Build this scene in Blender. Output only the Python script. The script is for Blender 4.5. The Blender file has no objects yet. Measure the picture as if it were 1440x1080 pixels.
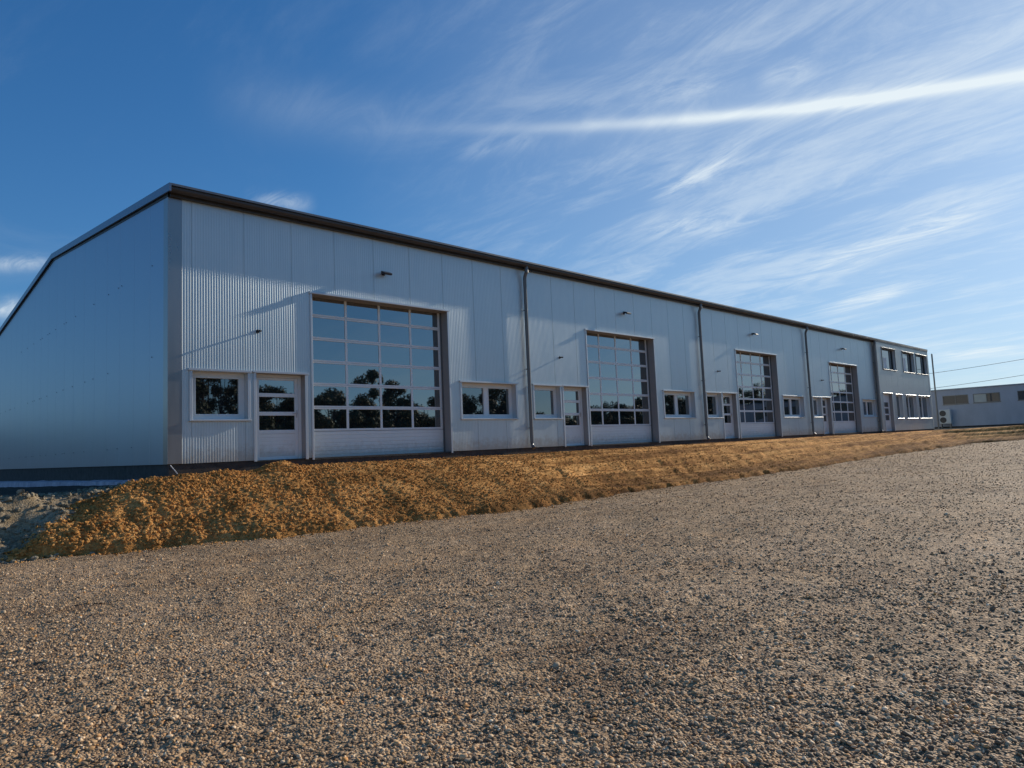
import bpy, math, random
import numpy as np
from mathutils import Vector, Matrix

random.seed(7)
rng = np.random.default_rng(11)
sc = bpy.context.scene
COL = sc.collection
RAD = math.radians

# ------------------------------------------------------------------ helpers
def tag(o, label=None, cat=None, group=None, kind=None):
    if label: o['label'] = label
    if cat: o['category'] = cat
    if group: o['group'] = group
    if kind: o['kind'] = kind
    return o

def empty(name, loc=(0, 0, 0), parent=None):
    o = bpy.data.objects.new(name, None)
    COL.objects.link(o)
    o.location = loc
    o.empty_display_size = 0.3
    if parent: o.parent = parent
    return o

class MB:
    def __init__(s):
        s.v = []; s.f = []; s.m = []
    def quad(s, a, b, c, d, m=0):
        n = len(s.v); s.v += [tuple(a), tuple(b), tuple(c), tuple(d)]
        s.f.append((n, n+1, n+2, n+3)); s.m.append(m)
    def poly(s, pts, m=0):
        n = len(s.v); s.v += [tuple(p) for p in pts]
        s.f.append(tuple(range(n, n+len(pts)))); s.m.append(m)
    def box(s, x0, x1, y0, y1, z0, z1, m=0, bev=0.0):
        if bev > 0:
            b = min(bev, (x1-x0)*.45, (y1-y0)*.45, (z1-z0)*.45)
            n = len(s.v)
            for sx in (0, 1):
                for sy in (0, 1):
                    for sz in (0, 1):
                        X = x1 if sx else x0; Y = y1 if sy else y0; Z = z1 if sz else z0
                        ix = X-b if sx else X+b; iy = Y-b if sy else Y+b; iz = Z-b if sz else Z+b
                        s.v += [(X, iy, iz), (ix, Y, iz), (ix, iy, Z)]
            def V(sx, sy, sz, k): return n+(sx*4+sy*2+sz)*3+k
            for sx in (0, 1):
                q = [V(sx, 0, 0, 0), V(sx, 1, 0, 0), V(sx, 1, 1, 0), V(sx, 0, 1, 0)]
                s.f.append(tuple(q if sx else q[::-1])); s.m.append(m)
                q = [V(0, sx, 0, 1), V(0, sx, 1, 1), V(1, sx, 1, 1), V(1, sx, 0, 1)]
                s.f.append(tuple(q if sx else q[::-1])); s.m.append(m)
                q = [V(0, 0, sx, 2), V(1, 0, sx, 2), V(1, 1, sx, 2), V(0, 1, sx, 2)]
                s.f.append(tuple(q if sx else q[::-1])); s.m.append(m)
            for a in (0, 1):
                for c in (0, 1):
                    s.f.append((V(0, a, c, 1), V(1, a, c, 1), V(1, a, c, 2), V(0, a, c, 2))); s.m.append(m)
                    s.f.append((V(a, 0, c, 0), V(a, 1, c, 0), V(a, 1, c, 2), V(a, 0, c, 2))); s.m.append(m)
                    s.f.append((V(a, c, 0, 0), V(a, c, 1, 0), V(a, c, 1, 1), V(a, c, 0, 1))); s.m.append(m)
            for sx in (0, 1):
                for sy in (0, 1):
                    for sz in (0, 1):
                        s.f.append((V(sx, sy, sz, 0), V(sx, sy, sz, 1), V(sx, sy, sz, 2))); s.m.append(m)
            return
        n = len(s.v)
        s.v += [(x0,y0,z0),(x1,y0,z0),(x1,y1,z0),(x0,y1,z0),(x0,y0,z1),(x1,y0,z1),(x1,y1,z1),(x0,y1,z1)]
        for q in ((0,3,2,1),(4,5,6,7),(0,1,5,4),(1,2,6,5),(2,3,7,6),(3,0,4,7)):
            s.f.append(tuple(n+i for i in q)); s.m.append(m)
    def tube(s, pts, r, seg=12, m=0, cap=True):
        pts = [Vector(p) for p in pts]
        rs = r if isinstance(r, (list, tuple)) else [r]*len(pts)
        n0 = len(s.v)
        for i, p in enumerate(pts):
            d = (pts[min(i+1, len(pts)-1)]-pts[max(i-1, 0)]).normalized()
            a = Vector((0, 0, 1)) if abs(d.z) < .9 else Vector((1, 0, 0))
            u = d.cross(a).normalized(); w = d.cross(u)
            for k in range(seg):
                t = 2*math.pi*k/seg
                s.v.append(tuple(p+u*math.cos(t)*rs[i]+w*math.sin(t)*rs[i]))
        for i in range(len(pts)-1):
            for k in range(seg):
                a = n0+i*seg+k; b = n0+i*seg+(k+1) % seg
                s.f.append((a, b, b+seg, a+seg)); s.m.append(m)
        if cap:
            s.f.append(tuple(n0+k for k in range(seg))[::-1]); s.m.append(m)
            s.f.append(tuple(n0+(len(pts)-1)*seg+k for k in range(seg))); s.m.append(m)
    def build(s, name, mats, parent=None, smooth=False):
        me = bpy.data.meshes.new(name)
        me.from_pydata(s.v, [], s.f)
        if not isinstance(mats, (list, tuple)): mats = [mats]
        for m in mats: me.materials.append(m)
        me.polygons.foreach_set('material_index', s.m)
        if smooth:
            me.polygons.foreach_set('use_smooth', [True]*len(s.f))
            me.set_sharp_from_angle(angle=RAD(40))
        me.update()
        o = bpy.data.objects.new(name, me); COL.objects.link(o)
        if parent: o.parent = parent
        return o

def np_mesh(name, V, F, mats, parent=None, smooth=False, mi=None):
    me = bpy.data.meshes.new(name)
    V = np.asarray(V, dtype=np.float32); F = np.asarray(F, dtype=np.int32)
    k = F.shape[1]
    me.vertices.add(len(V)); me.vertices.foreach_set('co', V.ravel())
    me.loops.add(F.size); me.loops.foreach_set('vertex_index', F.ravel())
    me.polygons.add(len(F)); me.polygons.foreach_set('loop_start', np.arange(0, F.size, k, dtype=np.int32))
    me.polygons.foreach_set('loop_total', np.full(len(F), k, dtype=np.int32))
    if not isinstance(mats, (list, tuple)): mats = [mats]
    for m in mats: me.materials.append(m)
    if mi is not None: me.polygons.foreach_set('material_index', np.asarray(mi, dtype=np.int32))
    me.update(calc_edges=True)
    if smooth: me.polygons.foreach_set('use_smooth', np.ones(len(F), dtype=bool))
    me.validate()
    o = bpy.data.objects.new(name, me); COL.objects.link(o)
    if parent: o.parent = parent
    return o

# numpy value noise ----------------------------------------------------------
def _h(ix, iy, seed):
    n = (ix.astype(np.int64)*374761393+iy.astype(np.int64)*668265263+seed*974711) & 0xffffffff
    n = ((n ^ (n >> 13))*1274126177) & 0xffffffff
    n = (n ^ (n >> 16)) & 0xffffff
    return n/float(0xffffff)
def vnoise(x, y, seed=0):
    x = np.asarray(x, float); y = np.asarray(y, float)
    ix = np.floor(x); iy = np.floor(y); fx = x-ix; fy = y-iy
    u = fx*fx*fx*(fx*(fx*6-15)+10); v = fy*fy*fy*(fy*(fy*6-15)+10)
    a = _h(ix, iy, seed); b = _h(ix+1, iy, seed); c = _h(ix, iy+1, seed); d = _h(ix+1, iy+1, seed)
    return (a*(1-u)+b*u)*(1-v)+(c*(1-u)+d*u)*v*1.0
def fbm(x, y, seed=0, oct=4, rough=.5):
    s = 0; a = 1; t = 0
    for i in range(oct):
        ca, sa = math.cos(i*1.1+.3), math.sin(i*1.1+.3)
        s = s+a*(vnoise((x*ca-y*sa)*2**i+i*17.3, (x*sa+y*ca)*2**i-i*9.1, seed+i)-.5)
        t += a; a *= rough
    return s/t*2          # about -1..1
def sstep(a, b, x):
    t = np.clip((x-a)/(b-a), 0, 1); return t*t*(3-2*t)

# ------------------------------------------------------------------ materials
def new_mat(name):
    m = bpy.data.materials.new(name); m.use_nodes = True
    nt = m.node_tree; nt.nodes.clear()
    out = nt.nodes.new('ShaderNodeOutputMaterial'); p = nt.nodes.new('ShaderNodeBsdfPrincipled')
    nt.links.new(p.outputs[0], out.inputs[0])
    return m, nt, p
def N(nt, t, **kw):
    n = nt.nodes.new(t)
    for k, v in kw.items(): setattr(n, k, v)
    return n
def setin(n, **kw):
    for k, v in kw.items(): n.inputs[k.replace('_', ' ')].default_value = v
def ramp(nt, fac, stops, interp='LINEAR'):
    r = N(nt, 'ShaderNodeValToRGB'); r.color_ramp.interpolation = interp
    e = r.color_ramp.elements
    while len(e) < len(stops): e.new(.5)
    for i, (p, c) in enumerate(stops):
        e[i].position = p; e[i].color = (c[0], c[1], c[2], 1) if len(c) == 3 else c
    nt.links.new(fac, r.inputs[0]); return r.outputs[0]
def noise(nt, vec, scale, detail=4, rough=.5, dist=0):
    n = N(nt, 'ShaderNodeTexNoise'); n.inputs['Scale'].default_value = scale
    n.inputs['Detail'].default_value = detail; n.inputs['Roughness'].default_value = rough
    n.inputs['Distortion'].default_value = dist
    if vec is not None: nt.links.new(vec, n.inputs['Vector'])
    return n.outputs['Fac']
def mth(nt, op, a, b=None, c=None, clamp=False):
    n = N(nt, 'ShaderNodeMath', operation=op); n.use_clamp = clamp
    for i, x in enumerate((a, b, c)):
        if x is None: continue
        if isinstance(x, (int, float)): n.inputs[i].default_value = x
        else: nt.links.new(x, n.inputs[i])
    return n.outputs[0]
def mixc(nt, fac, a, b, mode='MIX'):
    n = N(nt, 'ShaderNodeMix', data_type='RGBA', blend_type=mode)
    for i, x in ((0, fac), (6, a), (7, b)):
        if isinstance(x, (int, float)): n.inputs[i].default_value = x
        elif isinstance(x, tuple): n.inputs[i].default_value = (*x, 1)
        else: nt.links.new(x, n.inputs[i])
    return n.outputs[2]
def pos(nt, scale=(1, 1, 1)):
    g = N(nt, 'ShaderNodeNewGeometry'); m = N(nt, 'ShaderNodeMapping')
    m.inputs['Scale'].default_value = scale
    nt.links.new(g.outputs['Position'], m.inputs['Vector']); return m.outputs[0]
def bump(nt, h, p, strength=.3, dist=.01):
    b = N(nt, 'ShaderNodeBump'); b.inputs['Strength'].default_value = strength; b.inputs['Distance'].default_value = dist
    nt.links.new(h, b.inputs['Height']); nt.links.new(b.outputs[0], p.inputs['Normal'])

def metal_mat(name, col, metallic=.5, rough=.35, dirt=.12, wav=.0, streak=6, rv=1.0, splash=0):
    m, nt, p = new_mat(name)
    n1 = noise(nt, pos(nt, (streak, streak, .5)), 1, 4, .6)
    n2 = noise(nt, pos(nt), .7, 4, .6)
    k = mth(nt, 'ADD', mth(nt, 'MULTIPLY', n1, .5), mth(nt, 'MULTIPLY', n2, .5))
    c = ramp(nt, k, [(.3, tuple(x*(1-dirt) for x in col)), (.7, tuple(min(1, x*(1+dirt*.4)) for x in col))])
    mfac = None
    if splash:
        g_ = N(nt, 'ShaderNodeNewGeometry'); sz_ = N(nt, 'ShaderNodeSeparateXYZ'); nt.links.new(g_.outputs['Position'], sz_.inputs[0])
        hz = N(nt, 'ShaderNodeMapRange'); setin(hz, From_Min=.0, From_Max=.55, To_Min=.62, To_Max=.0); nt.links.new(sz_.outputs[2], hz.inputs[0])
        sp = noise(nt, pos(nt, (1, 1, 1)), 7, 8, .75)
        mfac = mth(nt, 'MULTIPLY', mth(nt, 'MULTIPLY', mth(nt, 'ADD', mth(nt, 'ADD', sp, hz.outputs[0]), -.72), 3.0, clamp=True), splash, clamp=True)
        c = mixc(nt, mfac, c, (.30, .20, .11))
    nt.links.new(c, p.inputs['Base Color'])
    setin(p, Metallic=metallic)
    r = N(nt, 'ShaderNodeMapRange'); setin(r, From_Min=.3, From_Max=.7, To_Min=rough*(1-.15*rv), To_Max=rough*(1+.2*rv))
    nt.links.new(k, r.inputs[0]); nt.links.new(r.outputs[0], p.inputs['Roughness'])
    if wav: bump(nt, noise(nt, pos(nt, (1, 1, .35)), 1.6, 3, .5), p, wav, .02)
    return m

M = {}
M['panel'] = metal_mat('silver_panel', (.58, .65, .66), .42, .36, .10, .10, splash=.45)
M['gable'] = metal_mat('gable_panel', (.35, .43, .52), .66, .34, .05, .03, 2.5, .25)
M['office'] = metal_mat('office_panel', (.56, .58, .53), .2, .40, .10, .05)
M['corner'] = metal_mat('corner_trim', (.36, .345, .335), .75, .3, .1, .05)
M['flash'] = metal_mat('flashing', (.58, .62, .64), .35, .35, .08)
M['reveal'] = metal_mat('reveal', (.33, .325, .32), .3, .45, .15)
M['gutter'] = metal_mat('gutter', (.075, .072, .072), .5, .42, .2)
M['pipe'] = metal_mat('downpipe', (.15, .155, .16), .6, .4, .2)
M['verge'] = metal_mat('verge', (.20, .25, .32), .6, .35, .15)
M['roof'] = metal_mat('roof_sheet', (.16, .165, .175), .5, .4, .15)
M['white'] = metal_mat('door_white', (.76, .81, .80), .0, .38, .06, splash=.35)
M['frame'] = metal_mat('white_frame', (.76, .80, .80), .0, .35, .05)
M['darkbit'] = metal_mat('dark_fitting', (.04, .04, .045), .3, .4, .2)
M['alu'] = metal_mat('bare_aluminium', (.6, .6, .62), .9, .3, .1)
M['acwhite'] = metal_mat('ac_casing', (.62, .63, .60), .0, .4, .08)
M['cable'] = metal_mat('cable_sheath', (.7, .7, .68), .0, .5, .05)
M['sticker'] = metal_mat('paper_sheet', (.82, .82, .80), .0, .6, .03)
M['screw'] = metal_mat('screw', (.17, .21, .27), .6, .4, .2)

def glass_mat(name, ior=2.0, wav=.05, base=(.012, .014, .016)):
    m, nt, p = new_mat(name)
    setin(p, Roughness=.015, IOR=ior); p.inputs['Base Color'].default_value = (*base, 1)
    bump(nt, noise(nt, pos(nt, (1, 1, 1)), 1.1, 1, .4), p, wav, .01)
    return m
M['glass'] = glass_mat('window_glass', 2.7, .12)
M['plasticglass'] = glass_mat('door_glazing', 3.4, .30)
M['dimglass'] = glass_mat('far_glass', 1.5, .1, (.05, .05, .055))

# plinth: dark rough concrete / bitumen
m, nt, p = new_mat('plinth'); M['plinth'] = m
nn = noise(nt, pos(nt), 5, 6, .65)
nt.links.new(ramp(nt, nn, [(.3, (.028, .024, .02)), (.7, (.07, .062, .055))]), p.inputs['Base Color'])
setin(p, Roughness=.85); bump(nt, noise(nt, pos(nt), 30, 5, .7), p, .5, .01)
# foundation fleece
m, nt, p = new_mat('fleece'); M['fleece'] = m
nn = noise(nt, pos(nt), 3, 5, .65)
nt.links.new(ramp(nt, nn, [(.3, (.33, .28, .34)), (.7, (.60, .54, .60))]), p.inputs['Base Color'])
setin(p, Roughness=.8); bump(nt, noise(nt, pos(nt), 9, 5, .7), p, .6, .03)
# far building render
m, nt, p = new_mat('pale_render'); M['render'] = m
nn = noise(nt, pos(nt, (1, 1, .4)), 1.2, 6, .65)
nt.links.new(ramp(nt, nn, [(.3, (.40, .41, .44)), (.7, (.50, .51, .54))]), p.inputs['Base Color'])
setin(p, Roughness=.8)
m, nt, p = new_mat('blind'); M['blind'] = m
nt.links.new(ramp(nt, noise(nt, pos(nt), 2, 3, .6), [(.3, (.40, .42, .38)), (.7, (.5, .52, .47))]), p.inputs['Base Color'])
setin(p, Roughness=.35)

# gravel ground
def gravel_nodes(nt, p, far=True):
    g = N(nt, 'ShaderNodeNewGeometry')
    P = g.outputs['Position']
    # coordinate warped slightly so the cells do not line up
    v1 = N(nt, 'ShaderNodeTexVoronoi'); v1.inputs['Scale'].default_value = 52; nt.links.new(P, v1.inputs['Vector'])
    v2 = N(nt, 'ShaderNodeTexVoronoi'); v2.inputs['Scale'].default_value = 19; nt.links.new(P, v2.inputs['Vector'])
    sep = N(nt, 'ShaderNodeSeparateColor'); nt.links.new(v1.outputs['Color'], sep.inputs[0])
    sep2 = N(nt, 'ShaderNodeSeparateColor'); nt.links.new(v2.outputs['Color'], sep2.inputs[0])
    stone = ramp(nt, sep.outputs[0], [(0, (.13, .105, .08)), (.25, (.25, .20, .15)), (.5, (.38, .31, .235)),
                                      (.75, (.47, .41, .34)), (.9, (.52, .40, .26)), (1, (.75, .70, .62))])
    stone2 = ramp(nt, sep2.outputs[0], [(0, (.11, .095, .09)), (.4, (.29, .24, .185)), (.8, (.43, .36, .29)), (1, (.68, .62, .53))])
    c = mixc(nt, .4, stone, stone2)
    big = noise(nt, P, .55, 5, .6)
    mid = noise(nt, P, 3.2, 5, .65)
    tint = ramp(nt, big, [(.3, (.70, .62, .54)), (.5, (1, .97, .92)), (.72, (1.12, 1.12, 1.16))])
    c = mixc(nt, 1, c, tint, 'MULTIPLY')
    tint2 = ramp(nt, mid, [(.28, (.6, .58, .57)), (.45, (1, 1, 1)), (.7, (1.1, 1.08, 1.02))])
    c = mixc(nt, .9, c, tint2, 'MULTIPLY')
    patch = noise(nt, pos(nt, (.5, 1.2, 1)), .9, 6, .7, .8)
    c = mixc(nt, 1, c, ramp(nt, patch, [(.34, (.66, .60, .55)), (.44, (1, .98, .95)), (.56, (1.02, .98, .94)), (.66, (1.18, 1.10, 1.0))]), 'MULTIPLY')
    sp_ = noise(nt, P, 6.5, 9, .82)
    c = mixc(nt, 1, c, ramp(nt, sp_, [(.36, (.38, .36, .36)), (.46, (.95, .94, .92)), (.62, (1.35, 1.33, 1.28))]), 'MULTIPLY')
    c = mixc(nt, 1, c, (1.14, .98, .78), 'MULTIPLY')
    nt.links.new(c, p.inputs['Base Color'])
    setin(p, Roughness=.8); p.inputs['Specular IOR Level'].default_value = .3
    h = mth(nt, 'ADD', mth(nt, 'MULTIPLY', v1.outputs['Distance'], -1), mth(nt, 'MULTIPLY', v2.outputs['Distance'], -1.2))
    h = mth(nt, 'ADD', h, mth(nt, 'MULTIPLY', noise(nt, P, 9, 5, .7), 1.6))
    bump(nt, h, p, 1.0, .024)
m, nt, p = new_mat('gravel'); M['gravel'] = m; gravel_nodes(nt, p)

# single pebbles, colour per stone
m, nt, p = new_mat('pebble'); M['pebble'] = m
oi = N(nt, 'ShaderNodeObjectInfo')
c = ramp(nt, oi.outputs['Random'], [(0, (.10, .085, .075)), (.2, (.20, .16, .125)), (.4, (.38, .30, .22)), (.6, (.48, .41, .33)),
                                    (.75, (.46, .32, .18)), (.86, (.70, .62, .52)), (.93, (.56, .31, .11)), (1, (.88, .83, .74))])
tc = N(nt, 'ShaderNodeTexCoord')
n1 = noise(nt, tc.outputs['Object'], 3, 4, .6)
c = mixc(nt, 1, c, ramp(nt, n1, [(.3, (.94, .78, .56)), (.7, (1.40, 1.16, .86))]), 'MULTIPLY')
nt.links.new(c, p.inputs['Base Color']); setin(p, Roughness=.7); p.inputs['Specular IOR Level'].default_value = .35

# ochre soil
def soil_mat(name, dark, mid, light, tracks=False):
    m, nt, p = new_mat(name)
    P = pos(nt)
    a = noise(nt, P, 1.3, 6, .65); b = noise(nt, P, 14, 6, .7)
    k = mth(nt, 'ADD', mth(nt, 'MULTIPLY', a, .5), mth(nt, 'MULTIPLY', b, .5))
    c = ramp(nt, k, [(.34, dark), (.5, mid), (.64, light)])
    v = N(nt, 'ShaderNodeTexVoronoi'); v.inputs['Scale'].default_value = 34; nt.links.new(P, v.inputs['Vector'])
    s = N(nt, 'ShaderNodeSeparateColor'); nt.links.new(v.outputs['Color'], s.inputs[0])
    c = mixc(nt, .55, c, ramp(nt, s.outputs[0], [(0, (.55, .5, .45)), (.6, (1, 1, 1)), (1, (1.35, 1.3, 1.2))]), 'MULTIPLY')
    if tracks:
        at = N(nt, 'ShaderNodeAttribute', attribute_name='bank')
        sp = N(nt, 'ShaderNodeSeparateColor'); nt.links.new(at.outputs['Color'], sp.inputs[0])
        st_ = noise(nt, pos(nt, (.11, 3.8, 1.0)), 1.0, 7, .7, .5)
        dry = ramp(nt, st_, [(.40, (.50, .44, .38)), (.49, (1.0, .97, .93)), (.57, (1.45, 1.46, 1.48))])
        c = mixc(nt, sp.outputs[1], c, mixc(nt, 1, c, dry, 'MULTIPLY'))
        wet = mth(nt, 'MULTIPLY', sp.outputs[0], ramp(nt, noise(nt, pos(nt, (.6, 2, 2)), 1.2, 5, .6), [(.3, (.4,)*3), (.6, (1,)*3)]))
        c = mixc(nt, wet, c, mixc(nt, 1, c, (.42, .39, .36), 'MULTIPLY'))
    nt.links.new(c, p.inputs['Base Color'])
    setin(p, Roughness=.95); p.inputs['Specular IOR Level'].default_value = .1
    h = mth(nt, 'ADD', mth(nt, 'MULTIPLY', v.outputs['Distance'], -.6), noise(nt, P, 22, 6, .75))
    bump(nt, h, p, .8, .022)
    return m
M['soil'] = soil_mat('ochre_soil', (.20, .085, .024), (.56, .275, .082), (.76, .43, .155), tracks=True)
M['sand'] = soil_mat('pale_sand', (.16, .12, .075), (.34, .26, .16), (.52, .41, .27))
M['shade_earth'] = soil_mat('shade_painted_earth', (.05, .04, .03), (.09, .07, .055), (.14, .115, .09))  # shade beside the gable painted in as a dark ground colour
M['stone'] = soil_mat('pale_stone', (.14, .115, .08), (.28, .24, .17), (.48, .42, .31))

# leaves of the mirrored wood
m, nt, p = new_mat('leaf'); M['leaf'] = m
nt.links.new(ramp(nt, noise(nt, pos(nt), .6, 4, .6), [(.3, (.025, .04, .012)), (.7, (.07, .09, .03))]), p.inputs['Base Color'])
setin(p, Roughness=.6)
m, nt, p = new_mat('bark'); M['bark'] = m
nt.links.new(ramp(nt, noise(nt, pos(nt), 4, 4, .6), [(.3, (.06, .045, .035)), (.7, (.12, .09, .07))]), p.inputs['Base Color'])
setin(p, Roughness=.9)

# ------------------------------------------------------------------ ground
D = 15.4                       # the long facade stands in the plane y = D
TOE = np.array([(-60, 14.6), (-5, 13.9), (2.2, 13.45), (4.2, 12.9), (5.8, 12.15), (9.2, 12.0), (11.8, 11.55), (15.5, 12.0), (21, 12.3),
                (28.5, 12.3), (38.5, 12.3), (52.6, 11.5), (56, 9.9), (66, 7.0), (80, 3.0), (110, -4), (400, -60)])
TOPL = np.array([(-60, 15.9), (1, 15.6), (5, 15.3), (55, 15.2), (58, 12.4), (62, 9.6), (68, 7.6), (80, 3.8), (110, -3), (400, -50)])
PLAT = np.array([(-60, -.70), (0, -.52), (3.4, -.48), (4.6, -.36), (6.2, -.35), (7.2, -.28), (8.4, -.25), (12, -.27), (16, -.27), (30, -.23),
                 (58, -.18), (63, -.03), (400, 0.0)])
def ip(T, x): return np.interp(x, T[:, 0], T[:, 1])
def gravel_z(x, y):
    return -1.41+np.clip((x-27)*.0145, 0, 1.0)
def tfun(x, y):
    a = ip(TOE, x)+.16*fbm(x*.9, y*0+3, 5, 3)+.09*fbm(x*4.5, y*0+7, 15, 3)*(1-sstep(20, 40, x)*.6); b = ip(TOPL, x)
    return (y-a)/np.maximum(b-a, .3)
def base_z(x, y):
    t = tfun(x, y); g = gravel_z(x, y)
    P = ip(PLAT, x)-(.04+.017*np.clip(y-15.5, 0, 25))*(1-sstep(5.6, 7.0, x))*sstep(15.4, 15.9, y)
    P = np.where((y > 15.5) & (x > 4.5) & (x < 7), np.minimum(P, -.40-.017*np.clip(y-15.5, 0, 25)), P)
    prof = np.clip(t, 0, 1); prof = .25*prof+.75*(prof*prof*(3-2*prof))**.9
    return g+(P-g)*prof
def soil_mask(x, y):
    t = tfun(x, y)
    left = sstep(0, .9, x-(1.55+.95*(y-13.5))+.35*fbm(x*1.3, y*1.3, 31, 3))
    toe = sstep(-.01, .07, t+.03*fbm(x*2.2, y*2.2, 9, 3))
    back = 1-sstep(1.02, 1.25, t)*sstep(59.5, 61, x)
    return left*toe*back
def ground_z(x, y):
    b = base_z(x, y)
    t = tfun(x, y)
    d = np.hypot(x, y)
    und = .030*fbm(x*.55, y*.55, 3, 3)+.024*fbm(x*1.9, y*1.9, 4, 4, .6)+.014*fbm(x*3.7, y*3.7, 7, 3)+.015*fbm(x*8, y*8, 6, 3)
    und = und*(1-sstep(40, 90, d)*.7)*np.where(t > 1, .6, 1)
    # debris heaps left of the soil, near the gable corner
    w = np.exp(-((x-2.2)/1.9)**2-((y-15.1)/1.3)**2)
    heap = w*(.22*fbm(x*1.3, y*1.3, 44, 3)+.06*fbm(x*5, y*5, 45, 3))*1.4-.22*np.exp(-((x-2.2)/.9)**2-((y-14.7)/.35)**2)
    return b+und+heap-.10*soil_mask(x, y)

# one sheet out to the horizon: a fan of rings round the camera side of the yard
az = np.concatenate([np.linspace(RAD(-8), RAD(96), 330), np.linspace(RAD(96), RAD(352), 90)[1:]])
rr = [.25]
while rr[-1] < 4000: rr.append(rr[-1]*1.0145+.004)
rr = np.array(rr)
A, Rr = np.meshgrid(az, rr)
X = Rr*np.cos(A); Y = Rr*np.sin(A); Z = ground_z(X, Y)
far = sstep(150, 400, Rr); Z = Z*(1-far)+far*(-1.2)
nr, na = X.shape
V = np.stack([X, Y, Z], -1).reshape(-1, 3)
idx = np.arange(nr*na).reshape(nr, na)
i0 = idx[:-1]; i1 = idx[1:]
F = np.stack([i0, i1, np.roll(i1, -1, 1), np.roll(i0, -1, 1)], -1).reshape(-1, 4)
cen = len(V); V = np.vstack([V, [[0, 0, float(Z[0].mean())]]])
cx = V[F].mean(1)
tt = tfun(cx[:, 0], cx[:, 1])
ismi = ((tt > .12+.12*fbm(cx[:, 0]*2, cx[:, 1]*2, 77, 3))).astype(int)
ismi = np.where((ismi > 0) & (cx[:, 0] < 5.2) & (cx[:, 1] > 15.75+.25*fbm(cx[:, 0]*1.5, cx[:, 1]*1.5, 78, 3)), 2, ismi)  # ground in the hall's shade takes the darkened colour
gnd = np_mesh('ground', V, F[:, ::-1], [M['gravel'], M['sand'], M['shade_earth']], smooth=True, mi=ismi)
gnd.data.flip_normals() if gnd.data.polygons[0].normal.z < 0 else None
tag(gnd, kind='structure')

# ochre soil bank laid along the building
xs = [1.0]
while xs[-1] < 118: xs.append(xs[-1]+.036*max(1.0, xs[-1]/8.5))
xs = np.array(xs); us = np.linspace(-.06, 1.22, 118)
Xs, U = np.meshgrid(xs, us)
a = ip(TOE, Xs); b = ip(TOPL, Xs)
Ys = a+U*(b-a)
Ys = np.where((Xs > 4.98) & (Xs < 59.2), np.minimum(Ys, D+.06+.0*Xs), Ys)
def soil_z(x, y):
    t = tfun(x, y); m_ = soil_mask(x, y)
    nearL = np.exp(-np.clip(x-2, 0, 99)/7.0)
    n = .050*fbm(x*1.6, y*1.6, 21, 4, .6)*(.5+1.3*nearL)+(.006+.028*nearL)*fbm(x*6.5, y*6.5, 22, 4, .65)+(.012+.024*nearL)*fbm(x*15, y*15, 23, 3, .65)
    # wheel ruts and grader lines running along the building
    fade = sstep(9, 16, x)
    rut = 0
    for c0, w0, dep in ((.80, .035, .05), (.62, .05, .07), (.40, .045, .06), (.22, .05, .045)):
        q = (t+.05*fbm(x*.12, y*0+c0*20, 51, 2)-c0)/w0
        rut = rut-dep*np.exp(-q*q)+dep*.7*np.exp(-(q-1.9)**2)+dep*.4*np.exp(-(q+1.8)**2)
    # loose lumpy heap by the gable corner, a hump at the first door
    h = .16*np.exp(-((x-4.3)/1.2)**2-((y-14.2)/.8)**2)+.15*np.exp(-((x-2.9)/.7)**2-((y-13.7)/.45)**2)\
        -.20*np.exp(-((x-2.9)/.7)**2-((y-14.4)/.45)**2)+.13*np.exp(-((x-7.3)/.4)**2-((y-15.2)/.35)**2)\
        +.07*np.exp(-((x-6.0)/.3)**2-((y-15.1)/.3)**2)
    amp = np.where(t > .97, .5, 1)
    return base_z(x, y)+(.20*m_-.12)+n*m_*amp+rut*fade*m_+h*m_*(1-sstep(12, 13, x))+.05*sstep(0, .3, t)*m_*(1-sstep(.5, .95, t))
Zs = soil_z(Xs, Ys)
ns, ms = Xs.shape
idx = np.arange(ns*ms).reshape(ns, ms)
F = np.stack([idx[:-1, :-1], idx[:-1, 1:], idx[1:, 1:], idx[1:, :-1]], -1).reshape(-1, 4)
Vs = np.stack([Xs, Ys, Zs], -1).reshape(-1, 3)
mk = soil_mask(Xs, Ys).ravel()
F = F[mk[F].max(1) > .25]
soil = np_mesh('soil_bank', Vs, F, M['soil'], smooth=True)
tag(soil, kind='structure')
ca = soil.data.attributes.new('bank', 'FLOAT_COLOR', 'POINT')
tt_ = tfun(Vs[:, 0], Vs[:, 1])
cv = np.zeros((len(Vs), 4), np.float32); cv[:, 3] = 1
cv[:, 0] = 1-sstep(.12, .40, tt_+.05*fbm(Vs[:, 0]*.8, Vs[:, 1]*.8, 66, 3)); cv[:, 0] *= .35+.65*sstep(8, 14, Vs[:, 0])
cv[:, 1] = sstep(9, 17, Vs[:, 0]+1.5*fbm(Vs[:, 0]*.5, Vs[:, 1]*.5, 67, 3))
ca.data.foreach_set('color', cv.ravel())

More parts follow.
